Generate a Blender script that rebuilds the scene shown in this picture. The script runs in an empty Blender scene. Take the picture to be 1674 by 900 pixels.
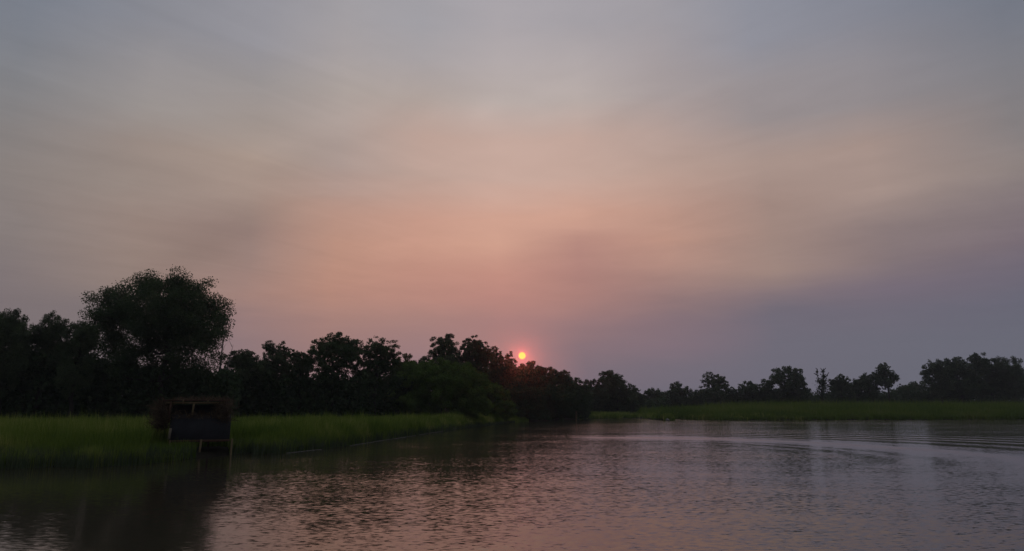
import bpy, math
import numpy as np
R = math.radians
scene = bpy.context.scene
col = scene.collection

# ------------------------------------------------------------------ camera
CAM_H, F, CX, CY = 2.5, 1116.0, 837.0, 450.0
PITCH = R(10.95)
cam = bpy.data.cameras.new("camera"); cam.lens = 24; cam.sensor_width = 36
cam.clip_start = 0.1; cam.clip_end = 6000
co = bpy.data.objects.new("camera", cam); col.objects.link(co)
co.location = (0, 0, CAM_H); co.rotation_euler = (R(90) + PITCH, 0, 0)
scene.camera = co

def ray(px, py):
    u, v = (px - CX) / F, (CY - py) / F
    return np.array([u, math.cos(PITCH) - v * math.sin(PITCH), math.sin(PITCH) + v * math.cos(PITCH)])
def at(px, py, D):
    d = ray(px, py); return np.array([0, 0, CAM_H]) + d * (D / d[1])
def ground(px, py, z=0.0):
    d = ray(px, py); t = (z - CAM_H) / d[2]; return np.array([0, 0, CAM_H]) + d * t
def azel(px, py):
    d = ray(px, py); return math.degrees(math.atan2(d[0], d[1])), math.degrees(math.atan2(d[2], math.hypot(d[0], d[1])))

# ------------------------------------------------------------------ node helpers
class NT:
    def __init__(s, tree): s.t = tree; s.n = tree.nodes; s.l = tree.links
    def new(s, typ, **kw):
        n = s.n.new(typ)
        for k, v in kw.items(): setattr(n, k, v)
        return n
    def put(s, sock, v):
        if isinstance(v, bpy.types.NodeSocket): s.l.new(v, sock)
        elif v is not None: sock.default_value = v
    def m(s, op, a, b=None, c=None, clamp=False):
        n = s.new('ShaderNodeMath', operation=op, use_clamp=clamp)
        for i, v in enumerate((a, b, c)): s.put(n.inputs[i], v)
        return n.outputs[0]
    def v(s, op, a, b=None, out=0, scale=None):
        n = s.new('ShaderNodeVectorMath', operation=op)
        s.put(n.inputs[0], a)
        if b is not None: s.put(n.inputs[1], b)
        if scale is not None: s.put(n.inputs['Scale'], scale)
        return n.outputs[out]
    def comb(s, x, y, z):
        n = s.new('ShaderNodeCombineXYZ')
        for i, q in enumerate((x, y, z)): s.put(n.inputs[i], q)
        return n.outputs[0]
    def sep(s, a):
        n = s.new('ShaderNodeSeparateXYZ'); s.put(n.inputs[0], a); return n.outputs
    def noise(s, vec, scale, detail=2.0, rough=0.5, dist=0.0):
        n = s.new('ShaderNodeTexNoise'); s.put(n.inputs['Vector'], vec)
        n.inputs['Scale'].default_value = scale; n.inputs['Detail'].default_value = detail
        n.inputs['Roughness'].default_value = rough; n.inputs['Distortion'].default_value = dist
        return n.outputs
    def maprange(s, v, a, b, c=0.0, d=1.0, interp='LINEAR'):
        n = s.new('ShaderNodeMapRange', interpolation_type=interp, clamp=True)
        for i, q in enumerate((v, a, b, c, d)): s.put(n.inputs[i], q)
        return n.outputs[0]
    def mix(s, f, a, b, blend='MIX'):
        n = s.new('ShaderNodeMix', data_type='RGBA', blend_type=blend)
        s.put(n.inputs[0], f); s.put(n.inputs[6], a); s.put(n.inputs[7], b)
        return n.outputs[2]
    def ramp(s, f, stops, interp='EASE'):
        n = s.new('ShaderNodeValToRGB'); r = n.color_ramp; r.interpolation = interp
        while len(r.elements) < len(stops): r.elements.new(0.5)
        for e, (p, c) in zip(r.elements, stops): e.position = p
        for e, (p, c) in zip(r.elements, stops): e.color = (*c[:3], 1)
        s.put(n.inputs[0], f); return n.outputs[0]

def lin(c): 
    c = np.array(c, float) / 255
    return np.where(c <= .04045, c / 12.92, ((c + .055) / 1.055) ** 2.4)

# ------------------------------------------------------------------ sky
SUN_AZ, SUN_EL = azel(853.5, 581)
SKY_PTS = [  # photograph pixel -> colour of the hazy evening sky in that direction
 (0,0,120,126,136),(210,0,136,138,145),(420,0,150,149,154),(640,0,162,160,163),(834,0,168,164,167),(1050,0,162,159,163),(1250,0,142,144,153),(1450,0,130,134,145),(1674,0,116,122,133),
 (60,90,128,131,136),(300,90,148,145,146),(560,90,166,160,159),(834,90,176,169,169),(1100,90,164,157,158),(1370,90,144,142,147),(1620,90,126,128,135),
 (60,155,132,131,131),(300,155,154,147,142),(560,155,174,163,155),(834,155,186,174,167),(1100,155,169,158,155),(1370,155,150,143,143),(1620,155,130,127,128),
 (60,275,136,128,123),(200,275,152,138,129),(350,275,172,153,140),(560,275,174,155,146),(700,275,190,163,150),(834,275,200,170,156),(1100,275,187,160,147),(1370,275,168,147,137),(1620,275,140,130,126),
 (60,395,134,124,120),(200,395,150,131,121),(300,395,150,131,121),(375,395,146,127,121),(480,395,178,142,126),(560,395,190,146,127),(700,395,200,153,134),(834,395,208,161,141),(1100,395,190,148,131),(1250,395,160,136,126),(1370,395,136,121,119),(1620,395,120,108,115),
 (60,475,124,114,115),(430,475,164,131,120),(560,475,186,140,122),(700,475,186,138,124),(834,475,188,136,125),(960,475,170,128,121),(1100,475,148,121,118),(1370,475,117,107,119),(1620,475,102,101,115),
 (420,535,140,119,121),(560,535,158,125,120),(700,535,158,125,122),(834,535,155,121,123),(1000,535,134,113,121),(1100,535,124,110,121),(1370,535,107,106,118),(1620,535,104,106,117),
 (640,600,138,117,126),(1000,600,114,107,119),(1200,600,108,107,119),(1450,590,106,107,118),(1060,640,110,108,120)]
pts = np.array([(*azel(p[0], p[1]), *(lin(p[2:]) * (1.0, .995, 1.03))) for p in SKY_PTS])
extra = [(-100, 5, 118,112,118), (100, 5, 112,106,114), (180, 5, 104,104,116), (-180, 5, 104,104,116),
         (-100, 35, 116,118,124), (100, 35, 114,117,124), (180, 35, 104,110,122), (-180, 35, 104,110,122)]
def sky_col(az, el):
    d2 = ((pts[:,0] - az) * math.cos(R(el))) ** 2 + ((pts[:,1] - el) * 1.35) ** 2
    w = np.exp(-(d2 - d2.min()) / (2 * 2.0 ** 2))
    c = (w[:,None] * pts[:,2:]).sum(0) / w.sum()
    return c
AZ = [-180, -100, -46, -38, -30, -22, -15, -8, -1, 6, 13, 21, 29, 38, 46, 100, 180]
EL = [-2, 1, 3, 5, 7, 9, 11, 13.5, 16, 19, 22, 25, 28, 31, 34.5]
zen = lin((168, 172, 180)); 
W = bpy.data.worlds.new("World"); scene.world = W; W.use_nodes = True
nt = NT(W.node_tree); nt.n.clear()
tc = nt.new('ShaderNodeTexCoord')
dirv = nt.v('NORMALIZE', tc.outputs['Generated'])
dx, dy, dz = nt.sep(dirv)
el0 = nt.m('MULTIPLY', nt.m('ARCSINE', dz), 180 / math.pi)
az0 = nt.m('MULTIPLY', nt.m('ARCTAN2', dx, dy), 180 / math.pi)
# veil of high cloud on a flat layer: coordinates of the layer seen in this direction
zz = nt.m('MAXIMUM', nt.m('ADD', dz, 0.10), 0.02)
plane = nt.comb(nt.m('DIVIDE', dx, zz), nt.m('DIVIDE', dy, zz), 0.0)
def along(k, sa, sb):
    """layer coordinates drawn out along the direction (1, k) of the cloud layer"""
    q = math.hypot(1, k); a = nt.v('DOT_PRODUCT', plane, (1 / q, k / q, 0), out=1); b = nt.v('DOT_PRODUCT', plane, (-k / q, 1 / q, 0), out=1)
    return nt.comb(nt.m('MULTIPLY', a, sa), nt.m('MULTIPLY', b, sb), 0.0)
soft = nt.noise(along(0.25, 0.8, 1.2), 0.9, 6.0, 0.55, 0.8)
fine = nt.noise(along(-0.2, 0.8, 1.3), 3.2, 6.0, 0.6, 0.8)
big = nt.noise(plane, 0.55, 3.0, 0.5, 0.4)
rip = nt.noise(along(0.95, 0.8, 5.5), 1.5, 4.0, 0.6, 1.0)
rip2 = nt.noise(along(-0.9, 0.8, 4.0), 1.2, 4.0, 0.6, 1.2)
bs = nt.sep(big['Color'])
az1 = nt.m('ADD', az0, nt.m('MULTIPLY', nt.m('SUBTRACT', bs[0], 0.5), 6.0))
el1 = nt.m('ADD', el0, nt.m('MULTIPLY', nt.m('SUBTRACT', bs[1], 0.5), nt.maprange(el0, 3, 16, 0.8, 2.6)))
el1 = nt.m('ADD', el1, nt.m('MULTIPLY', nt.m('SUBTRACT', soft[0], 0.5), nt.maprange(el0, 2, 14, 0.8, 3.2)))
t = nt.maprange(el1, EL[0], 60.0)
c = None
for i, a in enumerate(AZ):
    stops = []
    for e in EL:
        if abs(a) <= 46: cc = sky_col(a, e)
        else:
            q = [x for x in extra if x[0] == a]; f = min(max((e - 5) / 30, 0), 1)
            cc = lin(q[0][2:]) * (1 - f) + lin(q[1][2:]) * f
        stops.append(((e - EL[0]) / (60 - EL[0]), cc))
    stops.append((1.0, zen))
    rc = nt.ramp(t, stops, 'LINEAR')
    c = rc if c is None else nt.mix(nt.maprange(az1, AZ[i-1], a, interp='LINEAR'), c, rc)
# texture of the veil: soft streaks, faint ripples to the upper left
tex = nt.m('ADD', nt.m('MULTIPLY', nt.m('SUBTRACT', soft[0], 0.5), 0.13),
           nt.m('MULTIPLY', nt.m('SUBTRACT', rip[0], 0.5), nt.m('MULTIPLY', 0.17, nt.maprange(az0, 4, -22))))
tex = nt.m('ADD', tex, nt.m('MULTIPLY', nt.m('SUBTRACT', rip2[0], 0.5), nt.m('MULTIPLY', 0.13, nt.maprange(az0, -2, 16))))
fade = nt.maprange(el0, 2, 12)
tex = nt.m('ADD', tex, nt.m('MULTIPLY', nt.m('SUBTRACT', fine[0], 0.5), 0.14))
gain = nt.m('ADD', 1.0, nt.m('MULTIPLY', tex, fade))
c = nt.v('SCALE', c, scale=gain)
def blob(px, py, ra, re, ang, k):
    """a soft patch of cloud around one direction: half-sizes ra, re in degrees, tilted by ang"""
    a, e = azel(px, py)
    wa = nt.m('MULTIPLY', nt.m('SUBTRACT', nt.m('ADD', az0, nt.m('MULTIPLY', nt.m('SUBTRACT', soft[0], 0.5), 3.0)), a), math.cos(R(e)))
    we = nt.m('SUBTRACT', nt.m('ADD', el0, nt.m('MULTIPLY', nt.m('SUBTRACT', bs[2], 0.5), 2.5)), e)
    ca, sa = math.cos(R(ang)), math.sin(R(ang))
    p = nt.m('DIVIDE', nt.m('ADD', nt.m('MULTIPLY', wa, ca), nt.m('MULTIPLY', we, sa)), ra)
    q = nt.m('DIVIDE', nt.m('SUBTRACT', nt.m('MULTIPLY', we, ca), nt.m('MULTIPLY', wa, sa)), re)
    g = nt.m('EXPONENT', nt.m('MULTIPLY', nt.m('ADD', nt.m('MULTIPLY', p, p), nt.m('MULTIPLY', q, q)), -1.0))
    return nt.m('MULTIPLY', g, k)
add = None
for b in [(355,385,6.5,1.7,36,-0.10),(500,255,5.0,1.1,24,-0.06),(788,182,1.5,0.8,15,0.075),(560,195,3.2,1.1,8,0.05),(700,190,2.5,0.8,10,0.04),
          (1010,190,4.0,0.8,20,-0.05),(1200,500,14,2.0,6,-0.03)]:
    g = blob(*b); add = g if add is None else nt.m('ADD', add, g)
c = nt.v('SCALE', c, scale=nt.m('ADD', 1.0, add))
# the low sun through the smoke: disc and aureole
sd = (math.sin(R(SUN_AZ)) * math.cos(R(SUN_EL)), math.cos(R(SUN_AZ)) * math.cos(R(SUN_EL)), math.sin(R(SUN_EL)))
chord = nt.v('DISTANCE', dirv, sd, out=1)
ang = nt.m('MULTIPLY', chord, 180 / math.pi)
disc = nt.maprange(ang, 0.325, 0.24)
halo = nt.m('EXPONENT', nt.m('MULTIPLY', ang, -1 / 0.36))
halo2 = nt.m('EXPONENT', nt.m('MULTIPLY', ang, -1 / 2.6))
c = nt.v('ADD', c, nt.v('SCALE', (0.85, 0.075, 0.075), scale=halo))
c = nt.v('ADD', c, nt.v('SCALE', (0.006, 0.0, 0.0), scale=halo2))
c = nt.mix(disc, c, (1.9, 0.86, 0.15, 1))
sky = nt.new('ShaderNodeTexSky', sky_type='NISHITA'); sky.sun_disc = False
sky.sun_elevation = R(SUN_EL); sky.sun_rotation = R(SUN_AZ); sky.dust_density = 4.0; sky.air_density = 1.5
fin = nt.v('ADD', nt.v('SCALE', c, scale=9.8), nt.v('SCALE', sky.outputs[0], scale=0.012))
bg = nt.new('ShaderNodeBackground'); nt.put(bg.inputs['Color'], fin); bg.inputs['Strength'].default_value = 0.1
out = nt.new('ShaderNodeOutputWorld'); nt.l.new(bg.outputs[0], out.inputs['Surface'])
W.cycles.sampling_method = 'MANUAL'; W.cycles.sample_map_resolution = 512

L = bpy.data.lights.new("sun", 'SUN'); L.energy = 0.055; L.angle = R(0.55); L.color = (1.0, 0.16, 0.09)
lo = bpy.data.objects.new("sun", L); col.objects.link(lo)
lo.rotation_euler = (R(90 - SUN_EL), 0, R(180 - SUN_AZ)); lo.location = (0, 300, 60)

vs = scene.view_settings; vs.view_transform = 'Standard'; vs.look = 'None'; vs.exposure = 0; vs.gamma = 1; vs.use_curve_mapping = False

# ------------------------------------------------------------------ materials
def material(name):
    m = bpy.data.materials.new(name); m.use_nodes = True
    n = NT(m.node_tree); n.n.clear()
    o = n.new('ShaderNodeOutputMaterial'); return m, n, o
def leaf_mat(name, dark, light, yellow, trans=0.25, scale=0.45, own=0.55):
    m, n, o = material(name)
    g = n.new('ShaderNodeNewGeometry')
    a = n.new('ShaderNodeAttribute', attribute_name='tint')
    nz = n.noise(g.outputs['Position'], scale, 2.0)
    f = n.m('ADD', n.m('MULTIPLY', a.outputs['Fac'], own), n.m('MULTIPLY', n.maprange(nz[0], .33, .67), 1 - own))
    cc = n.ramp(f, [(0.0, dark), (0.6, light), (1.0, yellow)], 'LINEAR')
    d = n.new('ShaderNodeBsdfDiffuse'); n.put(d.inputs[0], cc)
    tr = n.new('ShaderNodeBsdfTranslucent'); n.put(tr.inputs[0], cc)
    mx = n.new('ShaderNodeMixShader'); mx.inputs[0].default_value = trans
    n.l.new(d.outputs[0], mx.inputs[1]); n.l.new(tr.outputs[0], mx.inputs[2]); n.l.new(mx.outputs[0], o.inputs[0])
    return m
def plain_mat(name, c1, c2, scale=3.0, rough=0.85, stretch=(1, 1, 1), spec=0.3, bump=0.0):
    m, n, o = material(name)
    tcx = n.new('ShaderNodeTexCoord'); mp = n.new('ShaderNodeMapping'); n.l.new(tcx.outputs['Object'], mp.inputs[0])
    mp.inputs['Scale'].default_value = stretch
    nz = n.noise(mp.outputs[0], scale, 5.0, 0.6)
    cc = n.ramp(nz[0], [(0.3, c1), (0.7, c2)], 'LINEAR')
    p = n.new('ShaderNodeBsdfPrincipled'); n.put(p.inputs['Base Color'], cc)
    p.inputs['Roughness'].default_value = rough; p.inputs['Specular IOR Level'].default_value = spec
    if bump:
        b = n.new('ShaderNodeBump'); b.inputs['Distance'].default_value = bump; n.l.new(nz[0], b.inputs['Height']); n.l.new(b.outputs[0], p.inputs['Normal'])
    n.l.new(p.outputs[0], o.inputs[0]); return m
M = dict(
    oak=leaf_mat('oak_leaves', (.032,.055,.026), (.058,.088,.040), (.095,.12,.055)),
    ash=leaf_mat('ash_leaves', (.042,.062,.034), (.072,.100,.050), (.11,.135,.07)),
    willow=leaf_mat('willow_leaves', (.048,.085,.022), (.085,.140,.034), (.14,.19,.05)),
    yellow=leaf_mat('light_leaves', (.040,.060,.018), (.070,.095,.025), (.10,.12,.035)),
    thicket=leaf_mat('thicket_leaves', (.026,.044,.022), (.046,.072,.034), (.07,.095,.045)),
    cord=leaf_mat('cordgrass', (.050,.095,.016), (.150,.210,.036), (.38,.36,.12), 0.35, 0.22, .45),
    stems=leaf_mat('grey_stems', (.045,.068,.036), (.080,.105,.058), (.12,.135,.08), 0.15, 0.3),
    reed=leaf_mat('reeds', (.055,.100,.016), (.105,.160,.026), (.17,.185,.045), 0.3, 0.09, .4),
    bark=plain_mat('bark', (.016,.014,.011), (.035,.030,.025), 6, .95, (1,1,.25)),
    dead=plain_mat('dead_wood', (.07,.065,.06), (.14,.13,.12), 6, .95, (1,1,.3)),
    mud=plain_mat('mud', (.010,.009,.006), (.022,.019,.014), 1.5, .9, spec=.1, bump=.03),
    panel=plain_mat('dark_sheet', (.012,.013,.017), (.026,.027,.034), 1.6, .7, bump=.01),
    timber=plain_mat('timber', (.07,.052,.026), (.15,.11,.055), 5, .85, (1,1,.2)),
    pale=plain_mat('pale_timber', (.10,.085,.06), (.20,.17,.13), 5, .85, (1,1,.2)),
    rust=plain_mat('reddish_timber', (.04,.022,.014), (.085,.045,.028), 5, .9, (.3,1,1)),
    brush=leaf_mat('dry_brush', (.034,.025,.017), (.085,.062,.043), (.15,.115,.08), .15, 3.0),
    painted_sheen=plain_mat('pale_sheen_paint', (.04,.037,.034), (.19,.175,.16), 7, .8),  # sky reflected in the shore wash, put into the base colour
    stone=plain_mat('pale_stone', (.12,.11,.10), (.22,.21,.19), 8, .8),
)
# ------------------------------------------------------------------ mesh helpers
def mesh_from(name, verts, faces_flat, sizes, mat, tint=None, smooth=False):
    me = bpy.data.meshes.new(name)
    verts = np.asarray(verts, np.float32); nv = len(verts)
    me.vertices.add(nv); me.vertices.foreach_set('co', verts.ravel())
    me.loops.add(len(faces_flat)); me.loops.foreach_set('vertex_index', np.asarray(faces_flat, np.int32))
    sizes = np.asarray(sizes, np.int32); starts = np.concatenate([[0], np.cumsum(sizes)[:-1]]).astype(np.int32)
    me.polygons.add(len(sizes)); me.polygons.foreach_set('loop_start', starts)
    if tint is not None:
        a = me.attributes.new('tint', 'FLOAT', 'POINT'); a.data.foreach_set('value', np.asarray(tint, np.float32))
    me.materials.append(mat); me.update(calc_edges=True); me.validate()
    if smooth: me.polygons.foreach_set('use_smooth', np.ones(len(sizes), bool))
    return me
def link(name, me, parent=None):
    o = bpy.data.objects.new(name, me); col.objects.link(o)
    if parent is not None: o.parent = parent
    return o
def tag(o, label=None, cat=None, group=None, kind=None):
    for k, v in (('label', label), ('category', cat), ('group', group), ('kind', kind)):
        if v: o[k] = v
    return o
def empty(name, loc, label, cat, group=None, rz=0.0):
    o = bpy.data.objects.new(name, None); col.objects.link(o); o.location = loc; o.rotation_euler[2] = rz
    o.empty_display_size = 0.3
    return tag(o, label, cat, group)

def leaves(rng, cen, L, Wd, up_bias=0.0):
    """rhombic leaves, one per centre; returns verts, flat faces, sizes, tint"""
    n = len(cen)
    a = rng.normal(size=(n, 3)); a[:, 2] -= up_bias; a /= np.linalg.norm(a, axis=1)[:, None]
    b = rng.normal(size=(n, 3)); b -= (b * a).sum(1)[:, None] * a; b /= np.linalg.norm(b, axis=1)[:, None]
    s = rng.uniform(.6, 1.3, n)[:, None]
    v = np.stack([cen - a * L * .5 * s, cen + b * Wd * .5 * s, cen + a * L * .5 * s, cen - b * Wd * .5 * s], 1).reshape(-1, 3)
    return v, np.arange(n * 4), np.full(n, 4), np.repeat(rng.random(n), 4)

def tubes(paths, sides=6):
    V, Fc, base = [], [], 0
    ca = np.cos(np.arange(sides) / sides * 2 * np.pi); sa = np.sin(np.arange(sides) / sides * 2 * np.pi)
    for P, r in paths:
        P = np.asarray(P, float); r = np.asarray(r, float); k = len(P)
        T = np.gradient(P, axis=0); T /= (np.linalg.norm(T, axis=1)[:, None] + 1e-9)
        ref = np.where(np.abs(T[:, 2:3]) > .9, np.array([[1., 0, 0]]), np.array([[0, 0, 1.]]))
        A = np.cross(T, ref); A /= (np.linalg.norm(A, axis=1)[:, None] + 1e-9); B = np.cross(T, A)
        ring = P[:, None] + r[:, None, None] * (ca[None, :, None] * A[:, None] + sa[None, :, None] * B[:, None])
        V.append(ring.reshape(-1, 3))
        i = np.arange(k - 1)[:, None] * sides; j = np.arange(sides)[None]; j2 = (j + 1) % sides
        q = np.stack([i + j, i + j2, i + sides + j2, i + sides + j], -1).reshape(-1, 4) + base
        Fc.append(q); base += k * sides
    return np.concatenate(V), np.concatenate(Fc)
def tube_mesh(name, paths, mat, sides=6):
    V, Q = tubes(paths, sides); return mesh_from(name, V, Q.ravel(), np.full(len(Q), 4), mat, smooth=True)

def box_arrays(boxes):
    """boxes: list of (p0, p1, width, depth) beams between two points, or ('b', lo, hi)"""
    V, Q, base = [], [], 0
    for bx in boxes:
        if isinstance(bx[0], str):
            lo_, hi_ = np.array(bx[1], float), np.array(bx[2], float)
            v = np.array([[x, y, z] for z in (lo_[2], hi_[2]) for x, y in ((lo_[0], lo_[1]), (hi_[0], lo_[1]), (hi_[0], hi_[1]), (lo_[0], hi_[1]))])
        else:
            p0, p1, w, d = np.array(bx[0], float), np.array(bx[1], float), bx[2], bx[3]
            T = p1 - p0; T /= np.linalg.norm(T)
            ref = np.array([0, 1., 0]) if abs(T[1]) < .9 else np.array([1., 0, 0])
            A = np.cross(T, ref); A /= np.linalg.norm(A); B = np.cross(T, A)
            v = np.array([p + A * s * w / 2 + B * t_ * d / 2 for p in (p0, p1) for s, t_ in ((-1, -1), (1, -1), (1, 1), (-1, 1))])
        V.append(v)
        Q.append(np.array([[0,3,2,1],[4,5,6,7],[0,1,5,4],[1,2,6,5],[2,3,7,6],[3,0,4,7]]) + base); base += 8
    return np.concatenate(V), np.concatenate(Q)
def box_obj(name, boxes, mat, parent, bevel=0.006):
    V, Q = box_arrays(boxes); me = mesh_from(name, V, Q.ravel(), np.full(len(Q), 4), mat)
    o = link(name, me, parent); b = o.modifiers.new('bevel', 'BEVEL'); b.width = bevel; b.segments = 1
    return o

# ------------------------------------------------------------------ shoreline, terrain, water
shore_px = [(0,767),(150,763),(260,757),(325,749),(380,747),(450,742),(560,730),(620,720),(700,708),(760,699),(830,691),(875,688.5),(945,685.5)]
SH = [tuple(ground(x, y)[:2]) for x, y in shore_px]
SH = [(-400, 20), (-60, 25)] + SH + [tuple(ground(960, 683.6)[:2]), tuple(ground(1040, 683.0)[:2]), tuple(ground(1066, 683.0)[:2])]
tip = ground(1092, 687); SH += [(tip[0], tip[1] + 3), (tip[0] + 1.2, tip[1] - .5)]
SH += [tuple(ground(x, y)[:2]) for x, y in ((1180, 686.6), (1300, 686.2), (1500, 685.6), (1674, 685.2))] + [(220, 158), (500, 160)]
SH = sorted(SH); SX = np.array([p[0] for p in SH]); SY = np.array([p[1] for p in SH])
def wob(x, s):
    return np.sin(x * .9 + s) * .35 + np.sin(x * 2.3 + 1.7 * s) * .2 + np.sin(x * 5.1 + s) * .1
def shoreY(x): return 3.4 * np.exp(-((np.asarray(x) + 15.1) / 1.05) ** 4) + np.interp(x, SX, SY) + wob(np.asarray(x), 1.0) * np.interp(np.interp(x, SX, SY), [20, 90, 150], [1.5, 1.8, 2.2])
def terrain(x, y):
    d = y - shoreY(x)
    z = np.interp(d, [-25, -6, -1, 0, .6, 2.5, 12, 60, 130], [-1.6, -1.0, -.25, -.04, .07, .22, .35, .55, 5.0])
    back = np.interp(y, [-160, -110, -95], [1.5, .3, -1.6]); 
    n = .05 * np.sin(x * 1.7 + y * .6) * np.sin(y * 1.3 - x * .4)
    return np.maximum(z, back) + n * (d > 1)
gx = np.concatenate([np.linspace(-1500, -130, 24)[:-1], np.arange(-130, -40, 2.), np.arange(-40, 20, .5), np.arange(20, 240, 2.), np.linspace(240, 1500, 24)])
gy = np.concatenate([np.linspace(-600, -170, 8)[:-1], np.arange(-170, 20, 6.), np.arange(20, 60, .5), np.arange(60, 320, 1.5), np.linspace(320, 1500, 24)])
GX, GY = np.meshgrid(gx, gy); GZ = terrain(GX, GY)
V = np.stack([GX, GY, GZ], -1).reshape(-1, 3); nx, ny = len(gx), len(gy)
i = (np.arange(ny - 1)[:, None] * nx + np.arange(nx - 1)[None]); Q = np.stack([i, i + 1, i + nx + 1, i + nx], -1).reshape(-1, 4)
tag(link('ground', mesh_from('ground', V, Q.ravel(), np.full(len(Q), 4), M['mud'], smooth=True)), kind='structure')

def water_mat():
    m, n, o = material('river_water')
    g = n.new('ShaderNodeNewGeometry'); P = g.outputs['Position']
    px_, py_, pz_ = n.sep(P)
    def slopes(sx, sy, rotz, scale, detail, amp_x, amp_y):
        mp = n.new('ShaderNodeMapping'); n.l.new(P, mp.inputs[0]); mp.inputs['Scale'].default_value = (sx, sy, 1); mp.inputs['Rotation'].default_value = (0, 0, rotz)
        nz = n.sep(n.noise(mp.outputs[0], scale, detail, .55, .3)['Color'])
        return n.m('MULTIPLY', n.m('SUBTRACT', nz[0], .5), amp_x), n.m('MULTIPLY', n.m('SUBTRACT', nz[1], .5), amp_y)
    r1 = slopes(.5, 1.3, .12, 11.0, 2.5, .13, .35)
    r2 = slopes(.5, 1.0, -.3, .75, 1.0, .02, .055)
    # wind patches: calmer and livelier stretches
    mp = n.new('ShaderNodeMapping'); n.l.new(P, mp.inputs[0]); mp.inputs['Scale'].default_value = (.035, .075, 1)
    wind = n.maprange(n.noise(mp.outputs[0], 1.0, 3.0)[0], .36, .62, .55, 1.15, 'SMOOTHSTEP')
    shelter = n.maprange(n.m('SUBTRACT', px_, n.m('MULTIPLY', py_, -.36)), -4.0, 3.0, .42, 1.0, 'SMOOTHSTEP')
    far = n.maprange(py_, 45, 110, 1.0, 1.35)
    amp = n.m('MULTIPLY', n.m('MULTIPLY', wind, shelter), far)
    sx = n.m('MULTIPLY', n.m('ADD', r1[0], r2[0]), amp); sy = n.m('MULTIPLY', n.m('ADD', r1[1], r2[1]), amp)
    # the wake left by a boat: curved trains of smooth waves
    def wake(cx, cy, rad, lam, width, A, skew):
        ddx = n.m('SUBTRACT', px_, cx); ddy = n.m('SUBTRACT', py_, cy)
        wobble = n.m('MULTIPLY', n.m('SUBTRACT', n.noise(P, .05, 2.0)[0], .5), 5.0)
        rr = n.m('SQRT', n.m('ADD', n.m('MULTIPLY', ddx, ddx), n.m('MULTIPLY', ddy, ddy)))
        d = n.m('ADD', n.m('SUBTRACT', rr, rad), wobble)
        q = n.m('DIVIDE', n.m('SUBTRACT', d, skew), width)
        env = n.m('MULTIPLY', n.m('EXPONENT', n.m('MULTIPLY', n.m('MULTIPLY', q, q), -1.0)), n.m('MULTIPLY', n.m('MULTIPLY', A, n.maprange(n.m('DIVIDE', ddx, rr), -.25, .2, interp='SMOOTHSTEP')), n.maprange(n.m('DIVIDE', ddy, rr), -1.0, -.6, interp='SMOOTHSTEP')))
        s = n.m('MULTIPLY', n.m('COSINE', n.m('MULTIPLY', d, 2 * math.pi / lam)), env)
        return n.m('MULTIPLY', s, n.m('DIVIDE', ddx, rr)), n.m('MULTIPLY', s, n.m('MULTIPLY_ADD', n.m('DIVIDE', ddy, rr), .5, .5)), env
    for j, w_ in enumerate(WAKES):
        wx, wy, env = wake(*w_)
        if j == 0:
            calm = n.m('SUBTRACT', 1.0, n.m('MULTIPLY', env, .55 / w_[5])); sx = n.m('MULTIPLY', sx, calm); sy = n.m('MULTIPLY', sy, calm)
        sx = n.m('ADD', sx, wx); sy = n.m('ADD', sy, wy)
    nrm = n.v('NORMALIZE', n.comb(n.m('MULTIPLY', sx, -1), n.m('MULTIPLY', sy, -1), 1.0))
    p = n.new('ShaderNodeBsdfPrincipled'); p.inputs['Base Color'].default_value = (.030, .026, .017, 1)
    p.inputs['Roughness'].default_value = .09; p.inputs['IOR'].default_value = 1.7
    n.l.new(nrm, p.inputs['Normal']); n.l.new(p.outputs[0], o.inputs[0]); return m
wk = np.array([ground(x, y)[:2] for x, y in ((900,717),(1100,713),(1250,719),(1400,735),(1550,772),(1674,822))])
A_ = np.c_[2 * wk, np.ones(len(wk))]; sol = np.linalg.lstsq(A_, (wk ** 2).sum(1), rcond=None)[0]
wcx, wcy = sol[:2]; wr = math.sqrt(sol[2] + wcx ** 2 + wcy ** 2)
print('wake', wk.tolist(), wcx, wcy, wr)
WAKES = [(wcx, wcy, wr, 26.0, 5.0, .036, 0.0), (wcx, wcy, wr, 2.6, 3.5, .014, -6.0), (wcx, wcy, wr, 4.0, 9.0, .032, 13.0)]
Vw = np.array([[-900, -105, 0], [900, -105, 0], [900, 210, 0], [-900, 210, 0]], float)
tag(link('water', mesh_from('water', Vw, [0, 1, 2, 3], [4], water_mat())), kind='structure')

# ------------------------------------------------------------------ trees
def crown_clumps(rng, lobes, n):
    """clump centres spread through a set of ellipsoid lobes, denser near their skins"""
    vol = np.array([l[3] * l[4] * l[5] for l in lobes]) ** .75; pick = rng.choice(len(lobes), n, p=vol / vol.sum())
    d = rng.normal(size=(n, 3)); d /= np.linalg.norm(d, axis=1)[:, None]
    r = rng.random(n) ** .45
    Lb = np.array(lobes)[pick]
    return Lb[:, :3] + d * r[:, None] * Lb[:, 3:6]
def auto_lobes(rng, H, Wd, b, k, spread=.62, rr=.40, depth=.9):
    zc, rz, rx = H * (1 + b) / 2, H * (1 - b) / 2, Wd / 2
    out_ = [(0, 0, zc - rz * .1, rx * .66, rx * .6, rz * .72)]
    for j in range(k):
        a = 2 * math.pi * (j + rng.uniform(-.3, .3)) / k * 1.618; e = rng.uniform(-.75, 1.25)
        e = min(e, 1.2); q = rng.uniform(.75, 1.1) * spread; s = rr * rng.uniform(.75, 1.2)
        out_.append((rx * q * math.cos(a) * math.cos(e * .9), rx * depth * q * math.sin(a) * math.cos(e * .9), zc + rz * q * 1.05 * math.sin(e),
                     rx * s, rx * s, rz * s * .85))
    return out_
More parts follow.
